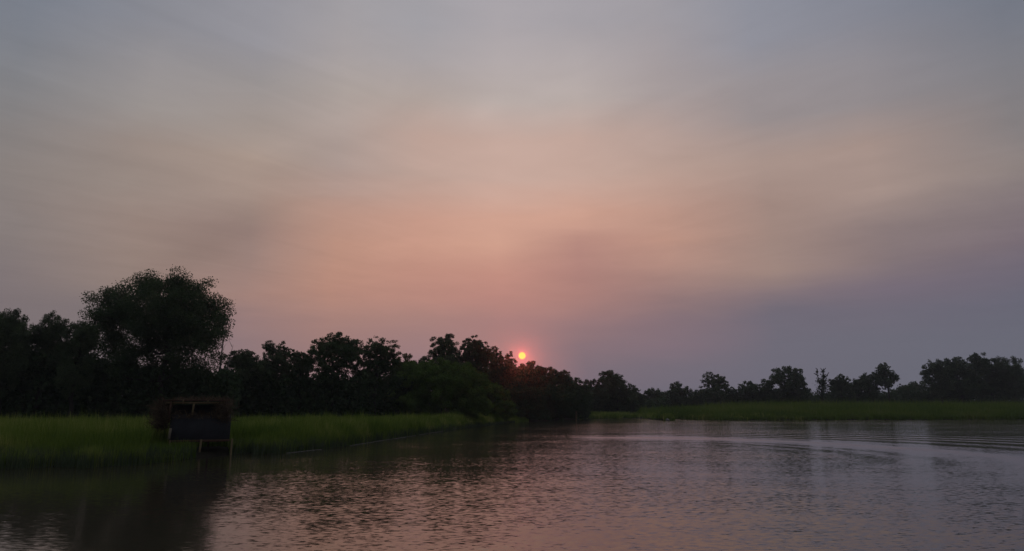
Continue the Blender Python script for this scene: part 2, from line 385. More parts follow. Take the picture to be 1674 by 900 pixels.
def fit(C, H, Wd, zb, rc, cx=True):
    lo_, hi_ = np.percentile(C, 1, axis=0), C.max(0)
    C = C.copy()
    C[:, 0] = (C[:, 0] - (lo_[0] + hi_[0]) / 2) * (Wd - 1.6 * rc) / max(hi_[0] - np.percentile(C[:, 0], 1), .1)
    C[:, 2] = zb + rc * .4 + (C[:, 2] - lo_[2]) * (H - rc * .9 - zb) / max(hi_[2] - lo_[2], .1)
    return C
def skeleton(rng, C, H, zfork, r0, lean=0.0, bare=None):
    nodes = [np.array([0, 0, -.3])]; par = [-1]
    top = max(zfork, .5); k = 7
    w = rng.normal(size=(k + 1, 2)) * H * .008; w[0] = 0
    for j in range(1, k + 1):
        f = j / k; nodes.append(np.array([w[j, 0] + lean * f * f, w[j, 1], top * f])); par.append(j - 1)
    order = np.argsort(np.hypot(C[:, 0], C[:, 1]) + .35 * np.abs(C[:, 2] - top))
    ends = []
    for q in order:
        c_ = C[q]; N = np.array(nodes); d = np.linalg.norm(N - c_, axis=1) + 1.6 * np.maximum(N[:, 2] - c_[2] + .2, 0) + (N[:, 2] < top * .35) * 6
        p = int(np.argmin(d)); mid = (N[p] + c_) / 2 + np.array([0, 0, -.08 * d[p]]) + rng.normal(size=3) * .07 * d[p]
        nodes.append(mid); par.append(p); nodes.append(c_); par.append(len(nodes) - 2); ends.append(len(nodes) - 1)
    cnt = np.zeros(len(nodes))
    for e in ends: cnt[e] = 1
    for j in range(len(nodes) - 1, 0, -1): cnt[par[j]] += cnt[j]
    rad = r0 * np.sqrt(np.maximum(cnt, 1) / cnt[0]) * .95
    rad = np.maximum(rad, r0 * .05)
    paths = []
    tr = list(range(0, k + 1)); paths.append(([nodes[j] for j in tr], [rad[j] * (1.35 if j == 0 else 1) for j in tr]))
    for j in range(k + 1, len(nodes)):
        p = par[j]; paths.append(([nodes[p], nodes[j]], [min(rad[j] * 1.25, rad[p]), rad[j]]))
    return paths
STY = dict(  # material, leaf length, leaf width, clump radius / crown width, clump flattening, leaf hang
    oak=('oak', 1.0, .75, .075, .8, 0), ash=('ash', 1.15, .6, .075, .75, .2), feather=('ash', 1.6, .35, .085, 1.25, -.5),
    willow=('willow', 1.5, .42, .075, .8, .5), yellow=('yellow', 1.1, .6, .08, .8, .2), shrub=('thicket', 1.1, .65, .08, .7, .1))
def put_tree(seed, name, label, cat, px, ytop, wpx, ybot, D, style='oak', k=9, dens=1.0, lobes=None, group=None, trunk=True, depth=.9, size=1.0, clump=1.0, nclump=None):
    rng = np.random.default_rng(seed)
    B = at(px, 660, D); gz = float(terrain(B[0], D)); top = at(px, ytop, D)[2]
    H = top - gz; Wd = wpx / F * np.linalg.norm(ray(px, ytop)) * 0 + wpx * D / (F * ray(px, ytop)[1]); zb = max(at(px, ybot, D)[2] - gz, .1)
    mat, ll, lw, rc, flat, hang = STY[style]
    px_m = D / 683.0; base = max(px_m * 1.3, .17) * size       # leaf sprays about a pixel or two across at this distance
    rc = max(rc * Wd, .28) * clump * .85
    root = empty(name, (B[0], D, gz), label, cat, group)
    if lobes is None:
        Lb = auto_lobes(rng, H, Wd, zb / H, k, depth=depth)
    else:
        Lb = []
        for lx, ly, r in lobes:
            yo = rng.uniform(-.3, .3) * Wd * .5; q = at(lx, ly, D + yo); rm = r * (D + yo) / F; Lb.append((q[0] - B[0], yo, q[2] - gz, rm, rm * 1.2, rm * .95))
    ncl = nclump or int(np.clip(1.3 * (Wd * (H - zb)) / (rc * rc) , 50, 700))
    C = crown_clumps(rng, Lb, ncl)
    if lobes is None: C = fit(C, H, Wd, zb, rc)
    else: C = C[(C[:, 2] > zb * .8)]
    area = Wd * (H - zb) * .75
    nl = int(dens * 7.0 * area / (.5 * base * ll * base * lw * .5))
    nl = int(np.clip(nl, 1500, 140000)); per = rng.integers(0, len(C), nl)
    off = rng.normal(size=(nl, 3)); off *= (rng.random(nl) ** .42 / np.linalg.norm(off, axis=1))[:, None] * rc * 1.05; off[:, 2] *= flat
    stray = rng.random(nl) < .03; off[stray] *= 1.3
    P = C[per] + off; P = P[P[:, 2] > .05]
    v, f, s, tn = leaves(rng, P, base * ll, base * lw, hang)
    link('crown' if cat == 'tree' else 'foliage', mesh_from('crown', v, f, s, M[mat], tn), root)
    sub = C[rng.permutation(len(C))[:min(len(C), 70)]]
    paths = skeleton(rng, sub, H, zb + (H - zb) * .45 if trunk else H * .35, (.016 if trunk else .008) * H + .03)
    link('trunk' if cat == 'tree' else 'stem', tube_mesh('trunk', paths, M['bark'], 6), root)
    return root
def branchy(rng, P, d, Ln, r, depth, paths, spread=.5, up=.25):
    pts_ = [P]; rr = [r]; dd = d
    for j in range(4):
        dd = dd + rng.normal(size=3) * .16 + np.array([0, 0, up * .1]); dd /= np.linalg.norm(dd); pts_.append(pts_[-1] + dd * Ln / 4); rr.append(r * (1 - .14 * (j + 1)))
    paths.append((pts_, rr))
    if depth:
        for j in range(rng.integers(2, 4)):
            q = rng.integers(2, 5); nd = dd + rng.normal(size=3) * spread + np.array([0, 0, up]); nd /= np.linalg.norm(nd)
            branchy(rng, pts_[q], nd, Ln * rng.uniform(.5, .75), rr[q] * .62, depth - 1, paths, spread, up)

# the tallest crown, lobe by lobe (photo pixels of a 2.5x crop: x/2.5, y/2.5+420)
BIG = [(600,200,120),(740,220,130),(680,320,130),(830,290,95),(500,260,95),(480,520,70),(560,470,80),(660,440,85),(760,440,75),(820,470,60),(640,350,90),(760,370,70),(440,420,80),(430,200,72),(410,260,55),(545,150,70),(690,135,72),(600,125,62),(640,115,66),(725,112,68),(810,160,80),(470,170,60),(505,130,48),(850,240,70),(880,215,66),(885,285,62),(840,350,60),(500,270,85),(620,225,105),(745,230,105),(835,350,50),(540,370,70),(430,340,70),(700,330,70),(610,310,60),(790,300,60),(860,420,45),(480,420,80)]
BIG = [(a / 2.5, b / 2.5 + 420, r / 2.5) for a, b, r in BIG]
WEST, MID, SUNG, EAST = 'trees behind the left marsh', 'trees of the low middle row', 'trees around the setting sun', 'trees beyond the right marsh'
T = 'tree'
put_tree(11, 'tree', 'loose feathery tree cut off by the left edge of the photo', T, -2, 505, 84, 640, 70, 'feather', group=WEST, clump=.9)
put_tree(12, 'tree', 'feathery grey-green tree, second crown in from the left edge', T, 60, 511, 72, 640, 72, 'feather', group=WEST, dens=.9, clump=.8)
put_tree(13, 'tree', 'lower feathery tree whose crown touches the left flank of the tallest tree', T, 116, 524, 72, 640, 71, 'feather', group=WEST, dens=.9, clump=.8)
put_tree(14, 'oak_tree', 'tallest tree of all, broad dark domed crown behind the hunting blind', T, 262, 443, 238, 600, 76, 'oak', lobes=BIG, group=WEST, dens=1.7, clump=.84, nclump=800)
put_tree(16, 'tree', 'small tree with sparse flat twiggy top just right of the bare dead tree', T, 404, 571, 84, 640, 86, 'ash', group=MID, dens=.7, clump=.8)
put_tree(17, 'tree', 'ragged loose crown with a pointed top, left of the tall round pair', T, 446, 556, 66, 640, 88, 'ash', group=MID, dens=.65, clump=.75)
put_tree(18, 'tree', 'narrow low crown leaning on the left side of the tall round tree', T, 489, 570, 46, 645, 87, 'oak', group=MID, dens=.7, clump=.8)
put_tree(19, 'tree', 'tall round crown with sky gaps, highest in the row right of the dead tree', T, 543, 541, 100, 632, 88, 'oak', k=11, group=MID, dens=.72, clump=.72)
put_tree(20, 'tree', 'open-branched round tree with a bare visible trunk, right of the highest in its row', T, 613, 547, 80, 628, 89, 'oak', k=10, group=MID, dens=.62, clump=.75)
put_tree(21, 'tree', 'small lighter yellow-green tree in the dip left of the domed willow', T, 662, 577, 50, 650, 98, 'yellow', group=MID, dens=.75)
put_tree(22, 'tree', 'wide-topped tree standing behind the domed willow', T, 716, 545, 84, 650, 112, 'ash', k=11, group=SUNG, dens=.95, clump=.75)
put_tree(23, 'tree', 'narrow upright crown, between the wide-topped tree and the ragged tree beside the sun', T, 776, 547, 58, 650, 114, 'ash', group=SUNG, dens=.95, clump=.75)
put_tree(24, 'tree', 'ragged tree whose branch tips touch the left of the sun', T, 822, 565, 62, 650, 118, 'ash', group=SUNG, dens=.7, clump=.7)
put_tree(25, 'willow_tree', 'big smooth domed green willow hanging down to the marsh grass', T, 722, 584, 166, 692, 94, 'willow', k=14, group=SUNG, dens=1.1, trunk=False, clump=.7)
put_tree(26, 'tree', 'dark round tree directly below the sun', T, 868, 589, 92, 664, 140, 'oak', group=SUNG, dens=2.2, clump=.8, nclump=420, lobes=[(853,616,17),(840,622,15),(866,615,17),(870,606,15),(850,609,13),(832,618,14),(888,607,13),(868,625,24),(845,632,20),(893,630,20),(868,650,26),(905,640,14)])
put_tree(27, 'tree', 'small dark tree with a knobbly top, right of the one below the sun', T, 915, 603, 50, 665, 144, 'oak', group=SUNG, dens=.9)
put_tree(28, 'tree', 'low dark tree at the right end of the sun group, nearest the inlet', T, 946, 616, 50, 670, 152, 'oak', group=SUNG, dens=.9)
put_tree(29, 'tree', 'low tree filling the dip left of the tall dark tree over the inlet', T, 972, 618, 50, 672, 190, 'oak', group=SUNG, dens=.95)
put_tree(30, 'tree', 'tall dark tree with a stepped top above the green inlet strip', T, 1010, 605, 68, 672, 194, 'oak', k=11, group=SUNG, dens=1.0, clump=.75)
put_tree(31, 'tree', 'small dark tree closing the right end of the wood at the gap in the skyline', T, 1040, 637, 32, 672, 200, 'oak', group=SUNG, dens=.95)
put_tree(32, 'tree', 'low round tree just right of the lowest gap in the skyline', T, 1071, 634, 38, 668, 236, 'oak', group=EAST, dens=.95)
put_tree(33, 'tree', 'flat-topped umbrella-like crown over a sky gap, left of the two-peaked tree', T, 1110, 623, 48, 668, 236, 'oak', group=EAST, dens=.75)
put_tree(34, 'tree', 'two-peaked open tree at the left end of the far marsh tree line', T, 1163, 607, 58, 662, 232, 'ash', k=10, group=EAST, dens=.75, clump=.75)
put_tree(35, 'tree', 'smallest low tree right of the two-peaked tree', T, 1200, 628, 32, 662, 240, 'oak', group=EAST, dens=.95)
put_tree(36, 'tree', 'low wide tree left of the big round tree in the far line', T, 1237, 623, 50, 662, 238, 'oak', group=EAST, dens=.85)
put_tree(37, 'tree', 'big round-crowned tree left of the ivy-clad dead trunk', T, 1291, 599, 80, 660, 232, 'oak', k=11, group=EAST, dens=.85, clump=.75)
put_tree(39, 'tree', 'round bushy tree just right of the ivy-clad dead trunk', T, 1378, 612, 42, 658, 232, 'oak', group=EAST, dens=.9)
put_tree(40, 'tree', 'thin low tree squeezed between two rounder trees, left of the tall stalked tree', T, 1402, 618, 26, 658, 236, 'oak', group=EAST, dens=.7)
put_tree(41, 'tree', 'rounded tree immediately left of the tall stalked tree', T, 1424, 608, 42, 656, 234, 'oak', group=EAST, dens=.8)
put_tree(42, 'tree', 'tall stalked lollipop tree standing above the far line', T, 1455, 592, 34, 634, 232, 'oak', group=EAST, dens=.85, clump=.9)
put_tree(43, 'tree', 'distant low rounded tree in the skyline dip right of the stalked tree', T, 1500, 623, 70, 660, 300, 'oak', group=EAST, dens=1.0)
put_tree(44, 'tree', 'open-edged tree at the left end of the tall mass on the right edge', T, 1540, 587, 46, 655, 234, 'ash', group=EAST, dens=.75)
put_tree(45, 'tree', 'flat broad crown left of the highest crown on the right edge', T, 1574, 583, 62, 655, 238, 'oak', k=10, group=EAST, dens=.95)
put_tree(46, 'tree', 'highest broad crown close to the right edge of the photo', T, 1622, 576, 64, 655, 236, 'oak', k=10, group=EAST, dens=.95)
put_tree(47, 'tree', 'thin-topped tree cut off by the right edge of the photo', T, 1662, 584, 50, 655, 232, 'feather', group=EAST, dens=.8)
S = 'shrub'; SG = 'shrubs hanging over the water below the sun'
put_tree(61, 'shrub', 'green sloping shrub spilling down right of the domed willow', S, 792, 622, 84, 696, 108, 'willow', group=SG, trunk=False, clump=.8)
put_tree(62, 'shrub', 'low green shrub at the far tip of the left marsh grass', S, 815, 652, 62, 696, 114, 'willow', group=SG, trunk=False)
put_tree(63, 'shrub', 'dark drooping shrub at the water below the sun', S, 858, 632, 84, 694, 128, 'shrub', group=SG, trunk=False)
put_tree(64, 'shrub', 'dark bushy shrub over the water left of the wooden post', S, 908, 638, 76, 692, 138, 'shrub', group=SG, trunk=False)
put_tree(65, 'shrub', 'last dark shrub over the water, right behind the wooden post', S, 942, 650, 44, 690, 150, 'shrub', group=SG, trunk=False)

# bare dead tree by the tallest crown
rng = np.random.default_rng(5)
B = at(362, 660, 82); gz = float(terrain(B[0], B[1])); r_ = empty('dead_tree', (B[0], B[1], gz), 'bare grey dead tree with forked twigs beside the right flank of the tallest tree', 'tree', WEST)
paths = []; s_ = 82 / F
def loc(px, py, D=82, y=0.0):
    q = at(px, py, D); return np.array([q[0] - B[0], y, q[2] - gz])
paths.append(([np.array([0, 0, -.3]), loc(359, 640), loc(360, 600), loc(363, 572), loc(367, 543)], [.22, .17, .12, .08, .02]))
paths.append(([loc(360, 618), loc(370, 598, y=.4), loc(374, 580, y=.5), loc(378, 562, y=.6)], [.09, .07, .04, .012]))
paths.append(([loc(362, 585), loc(357, 570, y=-.3), loc(354, 552, y=-.4)], [.06, .04, .012]))
for a, b_ in (((370, 598), (386, 572)), ((374, 580), (383, 574)), ((361, 605), (374, 601)), ((374, 588), (384, 590)), ((357, 570), (349, 566)), ((363, 572), (371, 556)), ((360, 620), (348, 604)), ((377, 566), (371, 553))):
    paths.append(([loc(*a, y=.4), (loc(*a, y=.4) + loc(*b_, y=.4)) / 2 + rng.normal(size=3) * .12, loc(*b_, y=.5)], [.035, .022, .01]))
link('trunk', tube_mesh('trunk', paths, M['dead'], 6), r_)
# ivy-clad dead trunk in the far line
B = at(1343, 660, 230); gz = float(terrain(B[0], B[1])); r_ = empty('dead_tree', (B[0], B[1], gz), 'ivy-clad dead trunk with bare antler-like limbs on top', 'tree', EAST)
rng = np.random.default_rng(8); paths = []
L2 = lambda px, py, y=0.0: loc(px, py, 230, y)
paths.append(([np.array([0, 0, -.3]), L2(1344, 640), L2(1346, 622), L2(1346, 602)], [.5, .42, .3, .1]))
for a, b_ in (((1345, 632), (1335, 606)), ((1346, 618), (1356, 608)), ((1338, 614), (1331, 610)), ((1346, 612), (1342, 601)), ((1346, 625), (1353, 615)), ((1336, 609), (1334, 601)), ((1346, 608), (1351, 601))):
    paths.append(([L2(*a), (L2(*a) + L2(*b_)) / 2 + rng.normal(size=3) * .3, L2(*b_, y=.4)], [.22, .16, .07]))
link('trunk', tube_mesh('trunk', paths, M['bark'], 6), r_)
P = []
for lx, ly, rr_, n_ in ((1344, 648, 11, 700), (1345, 636, 9, 500), (1346, 625, 6, 320), (1346, 615, 3.5, 130), (1338, 622, 4, 120), (1345, 607, 2.5, 60), (1336, 608, 2, 40)):
    q = L2(lx, ly); P.append(q + rng.normal(size=(n_, 3)) * rr_ * 230 / F * .5)
v, f, s, tn = leaves(rng, np.concatenate(P), .42, .32)
link('ivy', mesh_from('ivy', v, f, s, M['thicket'], tn), r_)

# undergrowth that reads as one dark mass
def thicket(seed, label, poly, leaf, n, thick):
    """poly: (px, top y px, D) along the wood's edge"""
    rng = np.random.default_rng(seed); poly = np.array(poly, float)
    tt = rng.random(n); x = np.interp(tt, np.linspace(0, 1, len(poly)), poly[:, 0]); yt = np.interp(x, poly[:, 0], poly[:, 1]); D = np.interp(x, poly[:, 0], poly[:, 2])
    D = D + rng.uniform(-thick * .8, thick * .6, n)
    # lumpy skyline
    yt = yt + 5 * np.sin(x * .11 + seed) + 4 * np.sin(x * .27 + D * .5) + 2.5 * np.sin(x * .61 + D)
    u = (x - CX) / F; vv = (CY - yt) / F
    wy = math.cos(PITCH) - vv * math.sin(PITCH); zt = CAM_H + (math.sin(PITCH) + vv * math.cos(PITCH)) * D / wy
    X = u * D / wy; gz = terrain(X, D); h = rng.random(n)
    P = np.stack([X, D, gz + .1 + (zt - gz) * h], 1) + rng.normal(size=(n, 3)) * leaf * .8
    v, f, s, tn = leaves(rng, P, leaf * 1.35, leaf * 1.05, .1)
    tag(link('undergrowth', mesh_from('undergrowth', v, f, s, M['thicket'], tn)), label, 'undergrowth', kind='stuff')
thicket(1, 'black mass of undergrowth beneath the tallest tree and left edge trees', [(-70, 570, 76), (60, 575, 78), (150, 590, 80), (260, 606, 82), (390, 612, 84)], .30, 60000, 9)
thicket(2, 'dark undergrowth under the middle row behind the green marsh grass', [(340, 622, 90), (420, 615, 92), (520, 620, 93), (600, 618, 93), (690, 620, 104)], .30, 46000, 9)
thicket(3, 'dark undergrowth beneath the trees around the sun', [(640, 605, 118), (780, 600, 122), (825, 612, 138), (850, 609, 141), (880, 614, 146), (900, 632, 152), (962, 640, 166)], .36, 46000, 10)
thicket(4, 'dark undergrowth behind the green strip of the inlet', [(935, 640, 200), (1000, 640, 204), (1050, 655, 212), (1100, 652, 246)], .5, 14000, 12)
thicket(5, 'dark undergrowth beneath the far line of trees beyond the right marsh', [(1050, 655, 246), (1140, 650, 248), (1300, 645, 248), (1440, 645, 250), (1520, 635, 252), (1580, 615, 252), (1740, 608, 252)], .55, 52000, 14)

# ------------------------------------------------------------------ marsh grass
def blades(rng, X, Y, Z, h, w, lean):
    n = len(X); a = rng.uniform(0, 2 * np.pi, n); la = rng.uniform(0, 2 * np.pi, n)
    base = np.stack([X, Y, Z - .05], 1); side = np.stack([np.cos(a), np.sin(a), np.zeros(n)], 1) * (w / 2)[:, None]
    ld = np.stack([np.cos(la), np.sin(la), np.zeros(n)], 1) * (h * lean * rng.uniform(.2, 1.4, n))[:, None]
    up = np.array([0, 0, 1.]) * h[:, None]
    m1 = base + up * .55 + ld * .3; tp = base + up + ld
    v = np.stack([base - side, base + side, m1 + side * .8, m1 - side * .8, tp], 1).reshape(-1, 3)
    b5 = np.arange(n)[:, None] * 5
    f = (b5 + np.array([0, 1, 2, 3, 3, 2, 4])[None]).ravel(); s = np.tile([4, 3], n)
    return v, f, s, np.repeat(rng.random(n), 5)
def in_blind(X, Y):  # kept clear under and just in front of the hunting blind
    ca, sa = math.cos(BROT), math.sin(BROT); cx = (BL0[0] + BL1[0]) / 2; hw_ = (BL1[0] - BL0[0]) / 2 * BSC
    u = (X - cx) * ca + (Y - BD) * sa; w = -(X - cx) * sa + (Y - BD) * ca
    return ((np.abs(u) < hw_ + .12) & (w > -.25) & (w < 2.5)) | ((u > -.15) & (u < hw_ + .12) & (w > -4) & (w < .5))
def front_of_blind(X, Y):
    ca, sa = math.cos(BROT), math.sin(BROT); cx = (BL0[0] + BL1[0]) / 2; hw_ = (BL1[0] - BL0[0]) / 2 * BSC
    u = (X - cx) * ca + (Y - BD) * sa; w = -(X - cx) * sa + (Y - BD) * ca
    return (u > -hw_ - .9) & (u < hw_ + .3) & (w < .3)
BROT, BSC = R(26), .915
BD = 37.0
BL0, BL1 = at(279, 700, BD), at(377, 700, BD)
def grass(seed, label, n, xr, backY, hfun, wfun, mat, lean=.18, clear=False, edge=.2):
    rng = np.random.default_rng(seed)
    m_ = n * 6; X = rng.uniform(*xr, m_); s0 = shoreY(X); d = rng.random(m_) ** 1.6; bk = backY(X); Y = s0 + edge + d * np.maximum(bk - s0 - edge, 0)
    ok = (bk > s0 + 1) & (np.abs(X) < Y * .95 + 14)
    if clear: ok &= ~in_blind(X, Y)
    dens = np.minimum(1, 34 / Y) if clear else np.ones(m_)
    dens = dens * np.clip((bk - s0) / 30, .15, 1.0)
    ok &= rng.random(m_) < dens
    idx = np.nonzero(ok)[0][:n]; X, Y = X[idx], Y[idx]
    # tussocks: pull blades towards lumps of uneven height
    lump = np.sin(X * .9 + np.sin(Y * .7) * 1.5) * np.sin(Y * .8 + X * .3) * .5 + .5 * np.sin(X * .23 + Y * .31 + 1.3)
    tus = np.sin(X * 3.1 + 2 * np.sin(Y * 1.9)) * np.sin(Y * 2.7 + 1.5 * np.sin(X * 1.3))
    h = hfun(X, Y) * (.90 + .17 * lump + .17 * tus) * (.72 + .36 * rng.random(len(X)) + .42 * rng.random(len(X)) ** 7) * np.clip(.62 + .38 * (Y - shoreY(X)) / 3.0, .5, 1)
    v, f, s, tn = blades(rng, X, Y, terrain(X, Y), h, wfun(Y) * rng.uniform(.6, 1.3, len(X)), lean)
    tag(link('marsh_grass', mesh_from('marsh_grass', v, f, s, M[mat], tn)), label, 'marsh grass', kind='stuff')
    print('grass', seed, len(X))
grass(21, 'tall bright green marsh grass along the left bank, around the hunting blind', 260000, (-80, 3.0),
      lambda X: np.interp(X, [-80, -25, -8, -3, 1.5, 2.2], [80, 82, 100, 118, 134, 138]), lambda X, Y: np.where(front_of_blind(X, Y), .62, np.interp(Y - shoreY(X), [0, 8, 25, 50], [1.25, 1.5, 1.25, 1.05]) * np.interp(X, [-9, -3, 2], [1, .85, .55])),
      lambda Y: np.maximum(.022, Y / 683 * .55), 'cord', clear=True)
tX = ground(1092, 687)[0]
grass(22, 'pale green strip of low grass at the back of the inlet', 22000, (14.5, 60),
      lambda X: np.where(X < 33, shoreY(X) + 26, shoreY(X) + 58), lambda X, Y: np.full(len(X), 1.15), lambda Y: np.full(len(Y), .13), 'cord', edge=0.3)
grass(23, 'wide bed of tall dark green reeds on the right bank', 120000, (tX, 190),
      lambda X: shoreY(X) + np.interp(X, [tX, tX + 8, 60], [8, 40, 62]), lambda X, Y: np.interp(Y - shoreY(X), [0, 4, 14, 50], [1.3, 1.7, 2.8, 3.5]) * np.interp(X, [tX, 50, 62, 80], [.75, .8, 1.0, 1.05]),
      lambda Y: np.full(len(Y), .15), 'reed', edge=0.3)

# a fringe of dull grey-green stems standing in the shallows in front of the grass
rng = np.random.default_rng(33); n_ = 26000; X = rng.uniform(-45, 0.5, n_); Y = shoreY(X) + rng.uniform(-.25, 1.3, n_) * np.interp(X, [-20, -8, 0], [1.3, .8, .5])
k_ = ~in_blind(X, Y) & (np.abs(X) < Y * .95 + 6); X, Y = X[k_], Y[k_]
v, f, s, tn = blades(rng, X, Y, np.maximum(terrain(X, Y), -.12), np.interp(X, [-25, -8, 0], [.95, .75, .45]) * (.55 + .5 * rng.random(len(X))), np.maximum(.016, Y / 683 * .4), .08)
tag(link('marsh_stems', mesh_from('marsh_stems', v, f, s, M['stems'], tn)), 'dull grey-green stems fringing the waterline of the left bank', 'marsh grass', kind='stuff')
# taller flowering stalks standing out of the left marsh
rng = np.random.default_rng(31)
n_ = 700; X = rng.uniform(-38, 0, n_); Y = np.maximum(shoreY(X) + 5, rng.uniform(38, 90, n_)); k_ = ~in_blind(X, Y) & (np.abs(X) < Y * .9) & (Y < np.interp(X, [-38, -8, 0], [75, 84, 110])); X, Y = X[k_], Y[k_]
v, f, s, tn = blades(rng, X, Y, terrain(X, Y), 1.35 + .75 * rng.random(len(X)) ** 2, np.maximum(.03, Y / 683 * .6), .12)
tag(link('reed_stalks', mesh_from('reed_stalks', v, f, s, M['reed'], tn)), 'scattered taller reed stalks standing out of the left marsh grass', 'reeds', kind='stuff')

# ------------------------------------------------------------------ hunting blind on stilts
bz0, bz1 = at(330, 719, BD)[2], at(330, 678, BD)[2]; rz = at(330, 658, BD)[2]; rt = at(330, 654, BD)[2]
cxb = (BL0[0] + BL1[0]) / 2; hw = (BL1[0] - BL0[0]) / 2; gzb = float(terrain(cxb, BD + 1))
bl = empty('hunting_blind', (cxb, BD, gzb), 'dark hunting blind on wooden stilts at the edge of the left marsh', 'hunting blind', rz=BROT)
bl.scale = (BSC, 1, 1)
z = lambda q: q - gzb
dp = 2.1
pn = box_obj('front_panel', [('b', (-hw, -.03, z(bz0)), (hw, .03, z(bz1)))], M['panel'], bl)
box_obj('side_panel', [('b', (-hw - .02, .05, z(bz0)), (-hw + .03, dp, z(bz1)))], M['panel'], bl)
box_obj('side_panel', [('b', (hw - .03, .05, z(bz0)), (hw + .02, dp, z(bz1)))], M['panel'], bl)
box_obj('back_panel', [('b', (-hw + .04, dp + .01, z(bz0)), (hw - .04, dp + .06, z(rz) - .1))], M['panel'], bl)
box_obj('floor', [('b', (-hw + .06, .06, z(bz0) - .02), (hw - .06, dp - .02, z(bz0) + .04))], M['rust'], bl)
box_obj('floor_beam', [('b', (-hw - .02, -.075, z(bz0) - .1), (hw + .02, -.036, z(bz0) + .02))], M['rust'], bl)
box_obj('top_rail', [('b', (-hw, -.05, z(bz1) + .004), (hw, .05, z(bz1) + .03))], M['panel'], bl)
rx0, rx1 = at(271, 658, BD)[0] - cxb, at(371, 658, BD)[0] - cxb
box_obj('roof_beam', [('b', (rx0, -.09, z(rz) - .045), (rx1, -.03, z(rz) + .045))], M['timber'], bl)
box_obj('roof_beam', [('b', (rx0, dp - .1, z(rz) - .045), (rx1, dp - .04, z(rz) + .045))], M['rust'], bl)
box_obj('roof', [('b', (rx0 - .1, -.15, z(rt) - .03), (rx1 + .15, dp + .1, z(rt) + .02))], M['rust'], bl)
def post(px0, py0, px1, py1, w, mat, yoff=0.0, name='post', lab=None):
    a, b_ = at(px0, py0, BD + yoff), at(px1, py1, BD + yoff)
    p0 = np.array([a[0] - cxb, yoff, a[2] - gzb]); p1 = np.array([b_[0] - cxb, yoff, b_[2] - gzb])
    o = box_obj(name, [(p0, p1, w, w)], mat, bl)
    if lab: o['label'] = lab
post(312.5, 678, 315.5, 659.5, .11, M['timber'], -.11)
post(368, 681, 368.5, 654, .12, M['rust'], -.11)
post(275, 690, 279, 656, .10, M['rust'], -.11)
post(298, 660, 298, 653, .07, M['timber'], -.13)
post(338, 660, 338, 654, .07, M['timber'], -.13)
def leg(px0, px1, yoff, w=.11, mat='timber'):
    q = at(px1, 718, BD + yoff); g_ = at(px0, 745, BD + yoff)
    p1 = np.array([q[0] - cxb, yoff, q[2] - gzb]); zg = float(terrain(g_[0], BD + yoff)) - gzb - 1.2
    p0 = np.array([g_[0] - cxb, yoff, zg]); box_obj('leg', [(p0, p1, w, w)], M[mat], bl)
leg(321, 327, -.14); leg(376, 378, -.14, .10); leg(270, 277, -.14, .09); leg(283, 286, dp - .2, .11, 'rust'); leg(366, 368, dp - .2, .11, 'rust')
# pale board leaning at the left corner
a, b_ = at(274, 716, BD - .2), at(277, 699, BD - .2)
box_obj('leaning_board', [(np.array([a[0] - cxb, -.2, a[2] - gzb]), np.array([b_[0] - cxb, -.16, b_[2] - gzb]), .13, .03)], M['pale'], bl)
# dry brush tied round the corners and over the roof
def brush(seed, cx_, y0, zlo, zhi, wd, n_, lean_x, lab, lmax):
    rng = np.random.default_rng(seed); X0 = rng.uniform(-wd, wd, n_) if cx_ is None else cx_ + rng.normal(size=n_) * wd; Y0 = y0 + (rng.uniform(-.1, .05, n_) if seed == 4 else rng.uniform(-.5, 1.6, n_)); Z0 = rng.uniform(zlo, zhi, n_)
    ln = rng.uniform(.3, 1.0, n_) * lmax / .8; d = np.stack([rng.normal(size=n_) * .5 + lean_x, rng.normal(size=n_) * .35 - .1, rng.uniform(-.45, .9, n_)], 1)
    p0 = np.stack([X0, Y0, Z0], 1); p2 = p0 + d * ln[:, None]; p1 = (p0 + p2) / 2 + np.array([0, 0, .12]) * ln[:, None]
    sd_ = rng.normal(size=(n_, 3)); sd_ /= np.linalg.norm(sd_, axis=1)[:, None]; sd_ *= .014
    v = np.stack([p0 - sd_, p0 + sd_, p1 + sd_, p1 - sd_, p2], 1).reshape(-1, 3); b5 = np.arange(n_)[:, None] * 5
    f = (b5 + np.array([0, 1, 2, 3, 3, 2, 4])[None]).ravel()
    o = tag(link('brush', mesh_from('brush', v, f, np.tile([4, 3], n_), M['brush'], np.repeat(rng.random(n_), 5)), bl), kind='stuff'); o['label'] = lab
brush(1, -hw - .42, .3, z(bz1) - .75, z(rz) - .1, .24, 1500, -.2, 'dry brown brush bundled at the left corner', .7)
brush(2, hw - .38, -.05, z(bz1) - .4, z(rz) - .05, .22, 1300, 0, 'dry brown brush bundled at the right corner', .55)
brush(3, None, .6, z(rt), z(rt) + .03, hw * .97, 800, 0, 'thin dry brush laid on the roof', .35)
brush(4, None, -.16, z(bz1) - .2, z(bz1) + .08, hw * .95, 450, 0, 'loose strands of dry brush over the front panel', .4)
a, b_ = at(367, 700, BD - .2), at(348, 727, BD - .3)
link('loose_stalk', tube_mesh('loose_stalk', [([np.array([at(373, 685, BD)[0] - cxb, -.12, at(373, 685, BD)[2] - gzb]), np.array([a[0] - cxb, -.2, a[2] - gzb]), np.array([b_[0] - cxb, -.3, b_[2] - gzb])], [.012, .012, .008])], M['brush'], 5), bl)

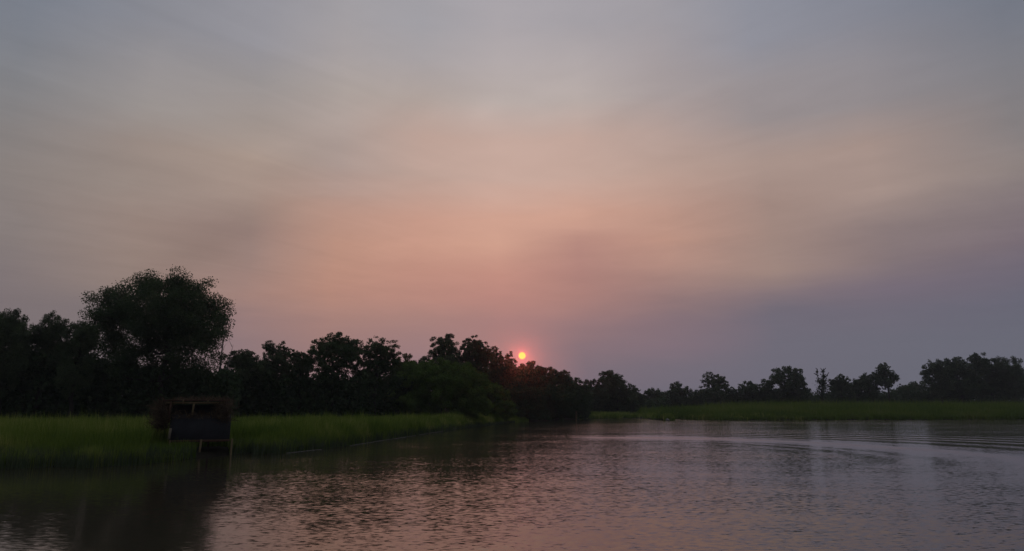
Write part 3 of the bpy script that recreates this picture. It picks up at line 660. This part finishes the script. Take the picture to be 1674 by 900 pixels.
# ------------------------------------------------------------------ small things at the water's edge
q = ground(942, 688.3); pr = empty('mooring_post', (q[0], q[1], 0), 'thin weathered wooden post standing in the water before the dark shrubs', 'post')
hh = at(942, 672, q[1])[2]
link('shaft', tube_mesh('shaft', [([(0, 0, -1.2), (0, 0, hh * .5), (.04, 0, hh - .12), (.04, 0, hh - .02), (.04, 0, hh)], [.13, .125, .12, .11, .03])], M['timber'], 10), pr)
link('cap', tube_mesh('cap', [([(.04, 0, hh - .06), (.04, 0, hh + .03), (.04, 0, hh + .05)], [.15, .14, .02])], M['rust'], 10), pr)
q = ground(1092, 686.8)
me = bpy.data.meshes.new('stone'); import bmesh
bm = bmesh.new(); bmesh.ops.create_icosphere(bm, subdivisions=3, radius=.38)
for v_ in bm.verts:
    c_ = v_.co; v_.co = c_ * (1 + .16 * math.sin(c_.x * 9 + 1) * math.sin(c_.y * 8) + .1 * math.sin(c_.z * 14 + c_.x * 6)); v_.co.z *= .8
bm.to_mesh(me); bm.free(); me.materials.append(M['stone'])
st = link('stone', me); st.location = (q[0] - .2, q[1] - .4, .08); tag(st, 'small pale stone in the water at the tip of the right reed bed', 'stone')
# sky sheen on the shore wash, painted as thin pale strips along the waterline
def painted_sheen(label, pts_, wpx, seed, bank=False):
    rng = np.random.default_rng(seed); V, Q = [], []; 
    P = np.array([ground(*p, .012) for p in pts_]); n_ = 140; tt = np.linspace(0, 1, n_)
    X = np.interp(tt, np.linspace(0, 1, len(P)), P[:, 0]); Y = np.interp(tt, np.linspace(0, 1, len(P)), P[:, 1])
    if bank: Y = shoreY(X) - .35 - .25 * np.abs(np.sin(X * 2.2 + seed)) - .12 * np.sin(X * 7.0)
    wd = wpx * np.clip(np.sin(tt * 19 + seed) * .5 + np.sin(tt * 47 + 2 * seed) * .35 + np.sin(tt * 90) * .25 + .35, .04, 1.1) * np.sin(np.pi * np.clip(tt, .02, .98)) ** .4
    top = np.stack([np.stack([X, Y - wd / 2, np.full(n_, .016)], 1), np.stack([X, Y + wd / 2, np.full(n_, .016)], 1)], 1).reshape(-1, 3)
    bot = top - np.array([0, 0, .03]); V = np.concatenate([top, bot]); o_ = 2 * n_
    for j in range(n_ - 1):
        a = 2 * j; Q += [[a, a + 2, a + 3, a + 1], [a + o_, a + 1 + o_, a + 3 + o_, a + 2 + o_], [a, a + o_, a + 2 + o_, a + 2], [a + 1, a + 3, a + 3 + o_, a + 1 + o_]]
    Q = np.array(Q); tag(link('painted_sheen_line', mesh_from('painted_sheen_line', V, Q.ravel(), np.full(len(Q), 4), M['painted_sheen'])), label, 'painted_sheen', kind='stuff')
painted_sheen('pale painted line of sky sheen along the bend of the left bank', [(563, 730), (600, 724.5), (640, 718.5), (668, 714.5)], .6, 1, True)
painted_sheen('short pale painted line of sky sheen farther along the left bank', [(676, 713), (700, 709.5), (716, 707)], .7, 2, True)
painted_sheen('faint pale painted sky sheen at the foot of the bank right of the blind', [(455, 742.5), (485, 739.5), (512, 737)], .22, 3, True)
painted_sheen('thin pale line in the inlet by the wooden post', [(968, 685.3), (990, 684.9), (1003, 684.7)], 2.2, 4)
painted_sheen('thin pale line in the middle of the inlet', [(1018, 683.8), (1040, 683.5), (1060, 683.3)], 1.4, 5)

# ------------------------------------------------------------------ evening air
bm = bmesh.new(); bmesh.ops.create_cube(bm, size=1.0); me = bpy.data.meshes.new('haze'); bm.to_mesh(me); bm.free()
hz = link('haze', me); hz.scale = (3040, 2140, 28.0); hz.location = (0, 450, 11.2); tag(hz, kind='stuff')
m, n, o = material('haze'); pv = n.new('ShaderNodeVolumePrincipled')
pv.inputs['Color'].default_value = (.80, .88, 1.0, 1); pv.inputs['Density'].default_value = .00018; pv.inputs['Anisotropy'].default_value = .15
pf = n.new('ShaderNodeVolumePrincipled')   # the smoke's coarse particles scatter strongly forward: the glow round the sun
pf.inputs['Color'].default_value = (.95, .9, .9, 1); pf.inputs['Density'].default_value = .00012; pf.inputs['Anisotropy'].default_value = .972
ad = n.new('ShaderNodeAddShader'); n.l.new(pv.outputs[0], ad.inputs[0]); n.l.new(pf.outputs[0], ad.inputs[1])
n.l.new(ad.outputs[0], o.inputs['Volume']); me.materials.append(m)
scene.cycles.volume_bounces = 0
scene.cycles.max_bounces = 6; scene.cycles.diffuse_bounces = 2; scene.cycles.glossy_bounces = 3; scene.cycles.transmission_bounces = 2
scene.cycles.use_denoising = True; scene.cycles.denoising_prefilter = 'ACCURATE'; scene.cycles.use_adaptive_sampling = False
